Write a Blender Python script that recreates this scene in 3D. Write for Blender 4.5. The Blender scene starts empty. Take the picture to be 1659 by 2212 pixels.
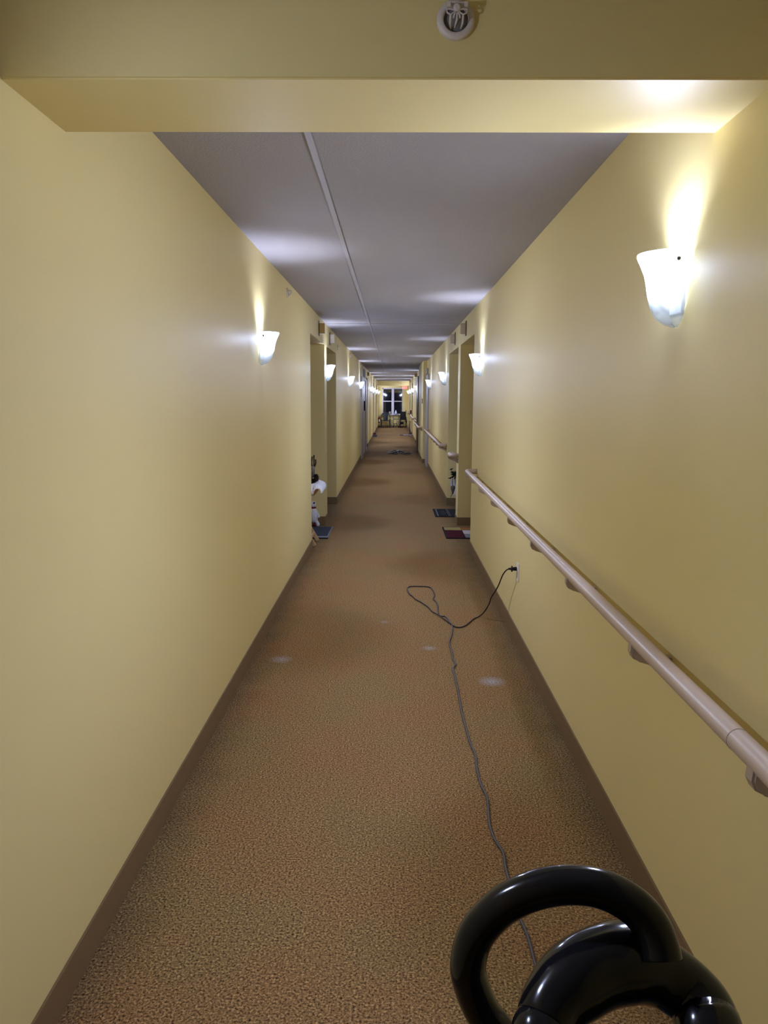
import bpy, bmesh, math, random
from mathutils import Vector, Matrix

S = bpy.context.scene
C = S.collection
PI = math.pi

# ------------------------------------------------------------------ camera
F_PX, W_PX, H_PX = 1661.0, 1659.0, 2212.0
CAM_H = 1.5124
cd = bpy.data.cameras.new('camera')
cam = bpy.data.objects.new('camera', cd)
C.objects.link(cam)
cd.sensor_fit = 'HORIZONTAL'
cd.sensor_width = 36.0
cd.lens = 36.0 * F_PX / W_PX
cd.clip_start = 0.02
cd.clip_end = 200
r_ = Vector((0.99991149, 0.01219412, 0.00532192))
u_ = Vector((-0.00704154, 0.14563379, 0.98931351))
f_ = Vector((-0.01128875, 0.98926341, -0.14570677))
M = Matrix((r_, u_, -f_)).transposed().to_4x4()
M.translation = Vector((0, 0, CAM_H))
cam.matrix_world = M
S.camera = cam

# ------------------------------------------------------------------ world, exposure
wd = bpy.data.worlds.new('night')
S.world = wd
wd.use_nodes = True
wd.node_tree.nodes['Background'].inputs[0].default_value = (0.02, 0.024, 0.05, 1)
wd.node_tree.nodes['Background'].inputs[1].default_value = 0.12
S.view_settings.view_transform = 'Standard'
S.view_settings.look = 'None'
S.view_settings.gamma = 1
S.view_settings.use_curve_mapping = False
S.view_settings.exposure = 1.24
S.cycles.max_bounces = 14
S.cycles.diffuse_bounces = 10
S.cycles.transparent_max_bounces = 16
S.cycles.sample_clamp_indirect = 6
S.cycles.use_denoising = True

LAMP_POWER = 48.0
LAMP_COLOR = (0.62, 0.68, 1.0)
UP_FACTOR = 0.17          # a bulb's strength straight up, next to its strength out into the corridor
SIDE_FACTOR = 0.012        # ... along and towards its own wall
LOW_GAIN = 2.0            # ... slanting down across the corridor
DOWN_FACTOR = 0.02        # ... straight down, past its base
GLASS_CLEAR = 0.66        # how clear each face of the frosted glass is

# ------------------------------------------------------------------ dimensions
XL, XR = -0.8166, 0.7834
HC = 2.395
YB, YE = -6.0, 41.30
HEAD = 2.14               # top of the door recesses
NICHE_L = [(7.65, 9.20), (9.50, 11.05), (23.05, 24.50), (30.6, 32.2), (36.2, 37.7)]
NICHE_R = [(7.65, 9.20), (9.50, 11.05), (25.3, 26.8), (31.7, 33.2), (35.0, 36.4)]
ND = 0.38                 # recess depth


# ------------------------------------------------------------------ materials
def mat(name, col, rough=0.5, spec=0.5, metal=0.0, emit=None, es=0.0, coat=0.0):
    m = bpy.data.materials.new(name)
    m.use_nodes = True
    p = m.node_tree.nodes['Principled BSDF']
    p.inputs['Base Color'].default_value = (*col, 1)
    p.inputs['Roughness'].default_value = rough
    p.inputs['Specular IOR Level'].default_value = spec
    p.inputs['Metallic'].default_value = metal
    p.inputs['Coat Weight'].default_value = coat
    if emit:
        p.inputs['Emission Color'].default_value = (*emit, 1)
        p.inputs['Emission Strength'].default_value = es
    return m


def N(m, t, **kw):
    n = m.node_tree.nodes.new(t)
    for k, v in kw.items():
        setattr(n, k, v)
    return n


def L(m, a, b):
    m.node_tree.links.new(a, b)


def prin(m):
    return m.node_tree.nodes['Principled BSDF']


def add_bump(m, scale, strength, dist=0.002, detail=3, stretch=None):
    geo = N(m, 'ShaderNodeNewGeometry')
    nz = N(m, 'ShaderNodeTexNoise')
    nz.inputs['Scale'].default_value = scale
    nz.inputs['Detail'].default_value = detail
    src = geo.outputs['Position']
    if stretch:
        mp = N(m, 'ShaderNodeMapping')
        mp.inputs['Scale'].default_value = stretch
        L(m, src, mp.inputs['Vector'])
        src = mp.outputs['Vector']
    L(m, src, nz.inputs['Vector'])
    b = N(m, 'ShaderNodeBump')
    b.inputs['Strength'].default_value = strength
    b.inputs['Distance'].default_value = dist
    L(m, nz.outputs['Fac'], b.inputs['Height'])
    L(m, b.outputs['Normal'], prin(m).inputs['Normal'])
    return nz, b


def mottled(name, c1, c2, scale, rough=0.6, spec=0.3, bump=0.2, dist=0.003):
    m = mat(name, c1, rough, spec)
    nz, b = add_bump(m, scale, bump, dist)
    rp = N(m, 'ShaderNodeValToRGB')
    rp.color_ramp.elements[0].position = 0.35
    rp.color_ramp.elements[0].color = (*c1, 1)
    rp.color_ramp.elements[1].position = 0.65
    rp.color_ramp.elements[1].color = (*c2, 1)
    L(m, nz.outputs['Fac'], rp.inputs['Fac'])
    L(m, rp.outputs['Color'], prin(m).inputs['Base Color'])
    return m


WALL = mat('wall_paint', (0.745, 0.625, 0.282), 0.5, 0.13)
add_bump(WALL, 240, 0.10, 0.0012, 2)
CEIL = mat('popcorn_ceiling', (0.39, 0.372, 0.37), 0.9, 0.1)
add_bump(CEIL, 130, 0.55, 0.006, 4)
SEAMM = mat('ceiling_strip', (0.41, 0.39, 0.385), 0.6, 0.2)
BASE = mat('vinyl_base', (0.20, 0.13, 0.062), 0.5, 0.25)
BEAMM = WALL

FLOOR = mat('carpet', (0.2, 0.12, 0.07), 0.95, 0.08)


def build_carpet():
    m = FLOOR
    geo = N(m, 'ShaderNodeNewGeometry')
    n1 = N(m, 'ShaderNodeTexNoise')
    n1.inputs['Scale'].default_value = 150
    n1.inputs['Detail'].default_value = 2.5
    n1.inputs['Roughness'].default_value = 0.7
    L(m, geo.outputs['Position'], n1.inputs['Vector'])
    rp = N(m, 'ShaderNodeValToRGB')
    e = rp.color_ramp.elements
    e[0].position = 0.33
    e[0].color = (0.028, 0.017, 0.008, 1)
    e[1].position = 0.70
    e[1].color = (0.66, 0.48, 0.22, 1)
    k = e.new(0.46)
    k.color = (0.218, 0.140, 0.059, 1)
    k = e.new(0.57)
    k.color = (0.35, 0.231, 0.102, 1)
    L(m, n1.outputs['Fac'], rp.inputs['Fac'])
    # broad reddish variation of the yarn
    n2 = N(m, 'ShaderNodeTexNoise')
    n2.inputs['Scale'].default_value = 2.2
    n2.inputs['Detail'].default_value = 3
    L(m, geo.outputs['Position'], n2.inputs['Vector'])
    r2 = N(m, 'ShaderNodeValToRGB')
    r2.color_ramp.elements[0].position = 0.35
    r2.color_ramp.elements[0].color = (0.98, 0.98, 0.92, 1)
    r2.color_ramp.elements[1].position = 0.68
    r2.color_ramp.elements[1].color = (1.08, 0.92, 0.88, 1)
    L(m, n2.outputs['Fac'], r2.inputs['Fac'])
    mx = N(m, 'ShaderNodeMix', data_type='RGBA', blend_type='MULTIPLY')
    mx.inputs['Factor'].default_value = 1
    L(m, rp.outputs['Color'], mx.inputs['A'])
    L(m, r2.outputs['Color'], mx.inputs['B'])
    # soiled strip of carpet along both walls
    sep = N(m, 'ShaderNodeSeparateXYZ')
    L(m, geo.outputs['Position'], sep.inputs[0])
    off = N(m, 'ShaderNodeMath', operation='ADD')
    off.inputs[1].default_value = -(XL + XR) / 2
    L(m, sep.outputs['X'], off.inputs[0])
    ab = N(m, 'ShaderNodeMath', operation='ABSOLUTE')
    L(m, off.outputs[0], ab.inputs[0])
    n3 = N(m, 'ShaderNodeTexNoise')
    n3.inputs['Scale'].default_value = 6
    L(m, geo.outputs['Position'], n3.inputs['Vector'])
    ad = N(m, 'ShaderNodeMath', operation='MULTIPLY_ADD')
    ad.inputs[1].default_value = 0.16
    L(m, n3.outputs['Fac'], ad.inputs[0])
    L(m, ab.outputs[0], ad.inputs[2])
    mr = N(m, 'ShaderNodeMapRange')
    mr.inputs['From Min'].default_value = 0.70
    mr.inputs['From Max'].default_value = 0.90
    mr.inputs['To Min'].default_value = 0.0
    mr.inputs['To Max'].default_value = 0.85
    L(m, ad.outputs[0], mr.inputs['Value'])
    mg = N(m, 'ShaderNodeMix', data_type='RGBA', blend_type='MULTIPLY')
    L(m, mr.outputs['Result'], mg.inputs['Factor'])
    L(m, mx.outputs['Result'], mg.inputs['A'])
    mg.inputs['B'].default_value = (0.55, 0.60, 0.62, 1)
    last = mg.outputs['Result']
    # three pale spills of powder
    for (sx, sy, rad, amt) in ((0.543, 3.995, 0.085, 0.42), (-0.645, 4.32, 0.075, 0.34), (0.232, 4.55, 0.055, 0.30),
                               (-0.05, 5.1, 0.04, 0.2)):
        dv = N(m, 'ShaderNodeVectorMath', operation='DISTANCE')
        L(m, geo.outputs['Position'], dv.inputs[0])
        dv.inputs[1].default_value = (sx, sy, 0)
        q = N(m, 'ShaderNodeMapRange')
        q.inputs['From Min'].default_value = 0.0
        q.inputs['From Max'].default_value = rad
        q.inputs['To Min'].default_value = amt * 6.0
        q.inputs['To Max'].default_value = 0.0
        L(m, dv.outputs['Value'], q.inputs['Value'])
        mu = N(m, 'ShaderNodeMath', operation='MULTIPLY')
        L(m, q.outputs['Result'], mu.inputs[0])
        pw = N(m, 'ShaderNodeMath', operation='POWER')
        L(m, n1.outputs['Fac'], pw.inputs[0])
        pw.inputs[1].default_value = 2.5
        L(m, pw.outputs[0], mu.inputs[1])
        ms = N(m, 'ShaderNodeMix', data_type='RGBA')
        L(m, mu.outputs[0], ms.inputs['Factor'])
        L(m, last, ms.inputs['A'])
        ms.inputs['B'].default_value = (0.55, 0.58, 0.66, 1)
        last = ms.outputs['Result']
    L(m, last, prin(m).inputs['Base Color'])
    b = N(m, 'ShaderNodeBump')
    b.inputs['Strength'].default_value = 0.6
    b.inputs['Distance'].default_value = 0.006
    L(m, n1.outputs['Fac'], b.inputs['Height'])
    L(m, b.outputs['Normal'], prin(m).inputs['Normal'])


build_carpet()

WHITE = mat('white_plastic', (0.78, 0.76, 0.70), 0.35, 0.5)
PLATE = mat('cream_enamel', (0.75, 0.72, 0.60), 0.4, 0.5)
BRASS = mat('dark_metal_knob', (0.10, 0.09, 0.08), 0.3, 0.5, 0.8)
BLACK = mat('black_gloss_plastic', (0.008, 0.008, 0.009), 0.14, 0.35)
BLACKM = mat('black_matt', (0.008, 0.008, 0.009), 0.5, 0.25)
RUBBER = mat('cord_rubber_black', (0.014, 0.012, 0.013), 0.5, 0.4)
CORDG = mat('cord_jacket_grey', (0.075, 0.068, 0.07), 0.5, 0.4)
CORDT = mat('cord_jacket_brown', (0.05, 0.035, 0.028), 0.55, 0.4)
RAIL = mat('handrail_vinyl', (0.56, 0.44, 0.335), 0.38, 0.4)
RAILB = mat('handrail_bracket_beige', (0.42, 0.34, 0.25), 0.5, 0.4)
DOORG = mat('grey_door_paint', (0.36, 0.34, 0.34), 0.45, 0.4)
DOORP = mat('pale_door_paint', (0.52, 0.50, 0.49), 0.4, 0.4)
DOORB = mottled('dark_brown_wood', (0.055, 0.032, 0.022), (0.10, 0.055, 0.035), 30, 0.4, 0.4, 0.05)
WOOD = mottled('honey_wood', (0.50, 0.30, 0.12), (0.62, 0.40, 0.18), 40, 0.45, 0.4, 0.05)
CLOTH = mottled('white_batting', (0.72, 0.71, 0.74), (0.86, 0.86, 0.88), 60, 0.95, 0.05, 0.8, 0.01)
PLUSH = mottled('white_plush', (0.62, 0.61, 0.63), (0.78, 0.78, 0.79), 90, 0.95, 0.05, 0.8, 0.008)
CONE = mottled('pine_cone_brown', (0.025, 0.015, 0.012), (0.07, 0.045, 0.035), 80, 0.7, 0.2, 0.3)
BARK = mottled('grey_bark', (0.10, 0.085, 0.07), (0.24, 0.21, 0.18), 45, 0.85, 0.1, 0.6)
TWIG = mat('dark_twig', (0.045, 0.032, 0.018), 0.8, 0.2)
RIBBON = mat('cream_ribbon', (0.70, 0.62, 0.45), 0.6, 0.3)
REDC = mat('dark_red_cloth', (0.13, 0.012, 0.018), 0.8, 0.2)
MATB = mottled('mat_charcoal_blue', (0.035, 0.042, 0.060), (0.075, 0.085, 0.11), 120, 0.95, 0.05, 0.6)
MATG = mat('mat_grey_band', (0.20, 0.21, 0.23), 0.9, 0.1)
MATK = mat('mat_black', (0.014, 0.013, 0.016), 0.9, 0.1)
MATW = mat('mat_white_line', (0.17, 0.17, 0.18), 0.9, 0.1)
MATD = mat('mat_motif_grey', (0.06, 0.062, 0.07), 0.9, 0.1)
MOLIVE = mat('mat_olive', (0.33, 0.28, 0.10), 0.95, 0.05)
MRUST = mat('mat_rust', (0.26, 0.12, 0.035), 0.95, 0.05)
MRED = mottled('mat_dark_red', (0.042, 0.008, 0.012), (0.075, 0.010, 0.016), 20, 0.95, 0.05, 0.3)
MLIGHT = mat('mat_pale', (0.52, 0.47, 0.45), 0.95, 0.05)
MSLATE = mat('mat_slate', (0.19, 0.20, 0.22), 0.95, 0.05)
LEAF = mat('dark_evergreen', (0.018, 0.026, 0.014), 0.6, 0.3)
LEAF2 = mat('brown_leaf', (0.055, 0.045, 0.022), 0.7, 0.2)
GAUZE = mat('white_gauze', (0.62, 0.63, 0.66), 0.8, 0.2)
TAUPE = mat('taupe_cloth', (0.15, 0.12, 0.10), 0.85, 0.1)
CHAIRM = mat('dark_green_plastic', (0.014, 0.020, 0.023), 0.35, 0.35)
RED = mat('extinguisher_red', (0.16, 0.010, 0.008), 0.3, 0.5)
REDP = mat('alarm_red', (0.16, 0.006, 0.010), 0.4, 0.5)
STEEL = mat('steel', (0.45, 0.45, 0.45), 0.3, 0.5, 1.0)
DARKST = mat('dark_tube_metal', (0.05, 0.045, 0.03), 0.35, 0.5, 0.6)
VASE = mat('blue_white_ceramic', (0.62, 0.68, 0.80), 0.25, 0.5)
BEIGE = mat('beige_clay', (0.33, 0.27, 0.24), 0.7, 0.2)
AMBER = mat('amber_brown_box', (0.42, 0.26, 0.075), 0.5, 0.3)
OFFW = mat('off_white_box', (0.72, 0.66, 0.52), 0.5, 0.3)
TANBOX = mat('tan_box', (0.50, 0.40, 0.30), 0.5, 0.3)
PINK = mat('pale_pink_twig', (0.42, 0.36, 0.36), 0.6, 0.3)
MAUVE = mat('mauve_rug', (0.36, 0.29, 0.30), 0.9, 0.1)
BLUEM = mat('navy_mat', (0.045, 0.05, 0.085), 0.9, 0.1)
WINF = mat('white_window_frame', (0.52, 0.50, 0.52), 0.4, 0.3)
SPRCUP = mat('sprinkler_cup_grey', (0.22, 0.20, 0.19), 0.5, 0.4)  # plain grey of the sprinkler's inner cup
SPRW = mat('sprinkler_enamel', (0.66, 0.60, 0.54), 0.4, 0.5)
SIGNR = mat('exit_letters', (0.8, 0.05, 0.04), 0.5, 0.3, emit=(1.0, 0.16, 0.12), es=1.6)
SIGNW = mat('exit_face', (0.55, 0.20, 0.18), 0.5, 0.3, emit=(1.0, 0.14, 0.11), es=0.40)


def glass_shade_mat():
    m = bpy.data.materials.new('frosted_glass')
    m.use_nodes = True
    nt = m.node_tree
    nt.nodes.remove(prin(m))
    out = [n for n in nt.nodes if n.type == 'OUTPUT_MATERIAL'][0]
    d = N(m, 'ShaderNodeBsdfDiffuse')
    d.inputs[0].default_value = (0.52, 0.57, 0.60, 1)
    t = N(m, 'ShaderNodeBsdfTranslucent')
    t.inputs[0].default_value = (0.52, 0.57, 0.60, 1)
    x = N(m, 'ShaderNodeBsdfTransparent')
    x.inputs[0].default_value = (0.97, 0.99, 1.0, 1)
    g = N(m, 'ShaderNodeBsdfGlossy')
    g.inputs['Roughness'].default_value = 0.25
    a = N(m, 'ShaderNodeMixShader')
    a.inputs[0].default_value = 0.6
    L(m, d.outputs[0], a.inputs[1])
    L(m, t.outputs[0], a.inputs[2])
    b = N(m, 'ShaderNodeMixShader')
    b.inputs[0].default_value = GLASS_CLEAR
    L(m, a.outputs[0], b.inputs[1])
    L(m, x.outputs[0], b.inputs[2])
    c = N(m, 'ShaderNodeMixShader')
    c.inputs[0].default_value = 0.04
    L(m, b.outputs[0], c.inputs[1])
    L(m, g.outputs[0], c.inputs[2])
    L(m, c.outputs[0], out.inputs[0])
    return m


FROST = glass_shade_mat()


def pane_mat():
    m = bpy.data.materials.new('window_glass')
    m.use_nodes = True
    nt = m.node_tree
    nt.nodes.remove(prin(m))
    out = [n for n in nt.nodes if n.type == 'OUTPUT_MATERIAL'][0]
    x = N(m, 'ShaderNodeBsdfTransparent')
    x.inputs[0].default_value = (0.9, 0.92, 0.95, 1)
    g = N(m, 'ShaderNodeBsdfGlossy')
    g.inputs['Roughness'].default_value = 0.02
    c = N(m, 'ShaderNodeMixShader')
    c.inputs[0].default_value = 0.10
    L(m, x.outputs[0], c.inputs[1])
    L(m, g.outputs[0], c.inputs[2])
    L(m, c.outputs[0], out.inputs[0])
    return m


PANE = pane_mat()


# ------------------------------------------------------------------ mesh helpers
def bx(bm, x0, x1, y0, y1, z0, z1, mi=0):
    v = [bm.verts.new(p) for p in ((x0, y0, z0), (x1, y0, z0), (x1, y1, z0), (x0, y1, z0),
                                   (x0, y0, z1), (x1, y0, z1), (x1, y1, z1), (x0, y1, z1))]
    for f in ((0, 3, 2, 1), (4, 5, 6, 7), (0, 1, 5, 4), (1, 2, 6, 5), (2, 3, 7, 6), (3, 0, 4, 7)):
        fc = bm.faces.new([v[i] for i in f])
        fc.material_index = mi
    return bm


def rbox(x0, x1, y0, y1, z0, z1, r=0.006, seg=2):
    bm = bmesh.new()
    bx(bm, x0, x1, y0, y1, z0, z1)
    bmesh.ops.bevel(bm, geom=bm.edges[:], offset=r, segments=seg, profile=0.5, affect='EDGES')
    return bm


def spline(pts, n=6):
    """Catmull-Rom through the points."""
    P = [Vector(p) for p in pts]
    out = []
    for i in range(len(P) - 1):
        p0 = P[max(i - 1, 0)]
        p1, p2 = P[i], P[i + 1]
        p3 = P[min(i + 2, len(P) - 1)]
        for k in range(n):
            t = k / n
            out.append(0.5 * ((2 * p1) + (p2 - p0) * t + (2 * p0 - 5 * p1 + 4 * p2 - p3) * t * t
                              + (3 * p1 - p0 - 3 * p2 + p3) * t ** 3))
    out.append(P[-1])
    return out


def tube(bm, pts, rad, seg=12, cap=True, closed=False, flat=None):
    """Swept tube; rad is a number or one per point; flat = (axis vector, factor) squashes the section."""
    P = [Vector(p) for p in pts]
    n = len(P)
    R = rad if isinstance(rad, (list, tuple)) else [rad] * n
    rings = []
    up = None
    for i in range(n):
        if closed:
            t = (P[(i + 1) % n] - P[i - 1]).normalized()
        else:
            t = (P[min(i + 1, n - 1)] - P[max(i - 1, 0)]).normalized()
        if up is None:
            up = Vector((0, 0, 1)) if abs(t.z) < 0.9 else Vector((1, 0, 0))
        a = (up - t * up.dot(t))
        if a.length < 1e-5:
            a = t.orthogonal()
        a.normalize()
        up = a
        b = t.cross(a)
        ring = []
        for k in range(seg):
            th = 2 * PI * k / seg
            o = a * math.cos(th) * R[i] + b * math.sin(th) * R[i]
            if flat:
                ax, fc = flat
                o = o + ax * (o.dot(ax) * (fc - 1))
            ring.append(bm.verts.new(P[i] + o))
        rings.append(ring)
    m = n if closed else n - 1
    for i in range(m):
        A, B = rings[i], rings[(i + 1) % n]
        for k in range(seg):
            f = bm.faces.new((A[k], A[(k + 1) % seg], B[(k + 1) % seg], B[k]))
            f.smooth = True
    if cap and not closed:
        bm.faces.new(rings[0][::-1])
        bm.faces.new(rings[-1])
    return bm


def lathe(bm, prof, cx=0, cy=0, cz=0, seg=24, axis='Z'):
    rings = []
    for (r, h) in prof:
        ring = []
        for k in range(seg):
            th = 2 * PI * k / seg
            c, s = math.cos(th) * max(r, 1e-4), math.sin(th) * max(r, 1e-4)
            p = {'Z': (c, s, h), 'Y': (c, h, -s), 'X': (h, c, s)}[axis]
            ring.append(bm.verts.new((cx + p[0], cy + p[1], cz + p[2])))
        rings.append(ring)
    for i in range(len(rings) - 1):
        for k in range(seg):
            f = bm.faces.new((rings[i][k], rings[i][(k + 1) % seg], rings[i + 1][(k + 1) % seg], rings[i + 1][k]))
            f.smooth = True
    bm.faces.new(rings[0][::-1])
    bm.faces.new(rings[-1])
    return bm


def ball(bm, c, rx, ry=None, rz=None, seg=16):
    ry = ry or rx
    rz = rz or rx
    mtx = Matrix.Translation(c) @ Matrix.Diagonal((rx, ry, rz, 1))
    r = bmesh.ops.create_uvsphere(bm, u_segments=seg, v_segments=max(6, seg // 2), radius=1, matrix=mtx)
    for v in r['verts']:
        for f in v.link_faces:
            f.smooth = True
    return bm


def obj(name, bm, m, parent=None, smooth=False):
    bmesh.ops.recalc_face_normals(bm, faces=bm.faces[:])
    me = bpy.data.meshes.new(name)
    bm.to_mesh(me)
    bm.free()
    ms = m if isinstance(m, (list, tuple)) else [m]
    for k in ms:
        me.materials.append(k)
    if smooth:
        for p in me.polygons:
            p.use_smooth = True
    o = bpy.data.objects.new(name, me)
    C.objects.link(o)
    if parent:
        o.parent = parent
    return o


def tag(o, label, cat, group=None):
    o['label'] = label
    o['category'] = cat
    if group:
        o['group'] = group
    return o


def thing(name, label, cat, loc=(0, 0, 0), rz=0.0, group=None):
    o = bpy.data.objects.new(name, None)
    o.empty_display_size = 0.05
    C.objects.link(o)
    o.location = loc
    o.rotation_euler = (0, 0, rz)
    return tag(o, label, cat, group)


def struct(name, bm, m, parent=None, smooth=False):
    o = obj(name, bm, m, parent, smooth)
    if parent is None:
        o['kind'] = 'structure'
    return o


def dup(root, loc, rz, label, group=None):
    r = root.copy()
    C.objects.link(r)
    r.location = loc
    r.rotation_euler = (0, 0, rz)
    r['label'] = label
    if group:
        r['group'] = group
    for ch in list(root.children):
        c = ch.copy()
        C.objects.link(c)
        c.parent = r
        for g in list(ch.children):
            d = g.copy()
            C.objects.link(d)
            d.parent = c
    return r


# ------------------------------------------------------------------ the setting
T = 0.14
bm = bmesh.new()
bx(bm, XL - ND - T, XR + ND + T, YB - T, YE + T, -0.12, 0)
struct('floor', bm, FLOOR)
bm = bmesh.new()
bx(bm, XL - ND - T, XR + ND + T, YB - T, YE + T, HC, HC + 0.12)
struct('ceiling', bm, CEIL)


def build_wall(side, niches):
    s = -1 if side == 'left' else 1
    x_in = XL if s < 0 else XR

    def seg(b, a0, a1, y0, y1, z0, z1):
        x0, x1 = sorted((x_in + s * a0, x_in + s * a1))
        bx(b, x0, x1, y0, y1, z0, z1)

    b = bmesh.new()
    bb = bmesh.new()
    y = YB
    bh, bt = 0.0985, 0.007

    def base(a0, a1, y0, y1):
        seg(bb, a0, a1, y0, y1, 0, bh)

    for (n0, n1) in niches:
        seg(b, 0, ND + T, y, n0, 0, HC)
        base(-bt, 0, y, n0)
        seg(b, 0, ND + T, n0, n1, HEAD, HC)
        seg(b, ND, ND + T, n0, n1, 0, HEAD)
        base(0, ND, n1 - bt, n1)
        base(0, ND, n0, n0 + bt)
        y = n1
    seg(b, 0, ND + T, y, YE + T, 0, HC)
    base(-bt, 0, y, YE)
    # shoulders of the base at the recess corners
    for (n0, n1) in niches:
        base(-bt, 0, n1 - bt, n1)
        base(-bt, 0, n0, n0 + bt)
    struct('wall_' + side, b, WALL)
    return bb, base


bb, fn = build_wall('left', NICHE_L)
struct('baseboard_left', bb, BASE)
bb, fn = build_wall('right', NICHE_R)
# projecting stretch of the right wall past the middle doors
PX, PY0, PY1 = 0.697, 18.30, 21.66
bx(bb, PX - 0.007, XR - 0.007, PY0 - 0.007, PY1 + 0.007, 0, 0.0985)
struct('baseboard_right', bb, BASE)
bm = bmesh.new()
bx(bm, PX, XR, PY0, PY1, 0, HC)
struct('wall_pier_right', bm, WALL)

# end wall with the window opening, and the wall behind the camera
WX0, WX1, WZ0, WZ1 = -0.59, 0.505, 0.68, 2.085
bm = bmesh.new()
bx(bm, XL, WX0, YE, YE + T, 0, HC)
bx(bm, WX1, XR, YE, YE + T, 0, HC)
bx(bm, WX0, WX1, YE, YE + T, 0, WZ0)
bx(bm, WX0, WX1, YE, YE + T, WZ1, HC)
struct('wall_back', bm, WALL)
bm = bmesh.new()
bx(bm, XL, XR, YE - 0.007, YE, 0, 0.0985)
struct('baseboard_back', bm, BASE)
bm = bmesh.new()
bx(bm, XL, XR, YB - T, YB, 0, HC)
struct('wall_front', bm, WALL)

# dropped beams across the corridor
bm = bmesh.new()
bx(bm, XL, XR, 1.6915, 2.0148, 2.162, HC)
bmesh.ops.bevel(bm, geom=[e for e in bm.edges if abs(e.verts[0].co.z - 2.162) < 1e-4 and abs(e.verts[1].co.z - 2.162) < 1e-4
                          and abs(e.verts[0].co.y - e.verts[1].co.y) < 1e-4], offset=0.004, segments=2, affect='EDGES')
struct('trim_1', bm, BEAMM)
bm = bmesh.new()
bx(bm, XL, XR, 39.2, 39.5, 2.162, HC)
struct('trim_2', bm, BEAMM)

# joint strips on the ceiling
bm = bmesh.new()
bx(bm, -0.305, -0.283, 2.0148, 9.34, HC - 0.006, HC)
bx(bm, -0.305, -0.283, 9.40, 30.0, HC - 0.006, HC)
struct('trim_3', bm, SEAMM)
bm = bmesh.new()
bx(bm, XL, XR, 9.355, 9.385, HC - 0.005, HC)
struct('trim_4', bm, SEAMM)

# window
bm = bmesh.new()
fy0, fy1 = YE + 0.035, YE + 0.095
bx(bm, WX0, WX0 + 0.05, fy0, fy1, WZ0, WZ1)
bx(bm, WX1 - 0.05, WX1, fy0, fy1, WZ0, WZ1)
bx(bm, WX0, WX1, fy0, fy1, WZ1 - 0.06, WZ1)
bx(bm, WX0, WX1, fy0, fy1, WZ0, WZ0 + 0.045)
win = struct('window_1', bm, WINF)
bm = bmesh.new()
bx(bm, -0.10, 0.03, YE + 0.01, fy1, WZ0, WZ1)
obj('mullion', bm, WINF, win)
bm = bmesh.new()
bx(bm, WX0 + 0.05, -0.10, YE + 0.03, YE + 0.09, 1.36, 1.405)
obj('meeting_rail', bm, WINF, win)
bm = bmesh.new()
bx(bm, 0.03, WX1 - 0.05, YE + 0.03, YE + 0.09, 1.36, 1.405)
obj('meeting_rail', bm, WINF, win)
bm = bmesh.new()
bx(bm, WX0 - 0.03, WX1 + 0.03, YE - 0.09, YE + 0.035, WZ0 - 0.03, WZ0)
obj('window_sill', bm, WINF, win)
for (x0, x1) in ((WX0 + 0.05, -0.10), (0.03, WX1 - 0.05)):
    for (z0, z1, yy) in ((WZ0 + 0.045, 1.36, 0.06), (1.405, WZ1 - 0.06, 0.05)):
        bm = bmesh.new()
        bx(bm, x0, x1, YE + yy, YE + yy + 0.006, z0, z1)
        obj('pane', bm, PANE, win)

# doors set in the recesses (only their recess walls show), flush doors further on
for i, (side, niches) in enumerate((('left', NICHE_L), ('right', NICHE_R))):
    s = -1 if side == 'left' else 1
    x_in = XL if s < 0 else XR
    for j, (n0, n1) in enumerate(niches):
        xa, xb = sorted((x_in + s * (ND - 0.04), x_in + s * ND))
        bm = bmesh.new()
        bx(bm, xa, xb, n0 + 0.25, n1 - 0.25, 0.004, 2.06)
        d = struct('door_%d' % (3 + i * 5 + j), bm, DOORB)
        xa, xb = sorted((x_in + s * (ND - 0.05), x_in + s * ND))
        bm = bmesh.new()
        bx(bm, xa, xb, n0 + 0.19, n0 + 0.25, 0.0, 2.12)
        bx(bm, xa, xb, n1 - 0.25, n1 - 0.19, 0.0, 2.12)
        bx(bm, xa, xb, n0 + 0.25, n1 - 0.25, 2.06, 2.12)
        obj('door_frame', bm, DOORG, d)

# grey flush double door on the left
bm = bmesh.new()
bx(bm, XL, XL + 0.012, 20.45, 22.05, 0.0, 2.0)
d1 = struct('door_1', bm, DOORP)
for (a, b_) in ((19.45, 20.45), (22.05, 23.0)):
    bm = bmesh.new()
    bx(bm, XL, XL + 0.03, a, b_, 0.0, 2.0)
    obj('door_frame', bm, DOORG, d1)
bm = bmesh.new()
bx(bm, XL, XL + 0.03, 19.45, 23.0, 2.0, 2.06)
obj('door_frame', bm, DOORG, d1)
bm = rbox(XL + 0.012, XL + 0.05, 21.15, 21.35, 1.19, 1.45, 0.008)
obj('door_handle', bm, BLACKM, d1)
for (a, b_) in ((20.9, 21.2), (21.7, 22.1)):
    bm = bmesh.new()
    bx(bm, XL, XL + 0.02, a, b_, 2.1, 2.3)
    obj('transom_plate', bm, DOORG, d1)

# brown door leaf held open on the right, and a grey frame before the pier
bm = bmesh.new()
bx(bm, 0.672, 0.722, 21.68, 22.62, 0.006, 2.14)
d2 = struct('door_2', bm, DOORB)
bm = bmesh.new()
bx(bm, 0.722, XR, 21.67, 22.68, 0.0, 2.17)
obj('door_frame', bm, DOORB, d2)
bm = rbox(0.66, 0.672, 21.72, 21.78, 0.95, 1.07, 0.003)
obj('door_handle', bm, STEEL, d2)
bm = bmesh.new()
bx(bm, XR - 0.028, XR, 17.15, 18.29, 0.0, 2.06)
d0 = struct('door_13', bm, DOORG)
bm = bmesh.new()
bx(bm, XR - 0.035, XR, 17.6, 18.2, 2.075, 2.2)
obj('transom_plate', bm, DOORG, d0)

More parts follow.
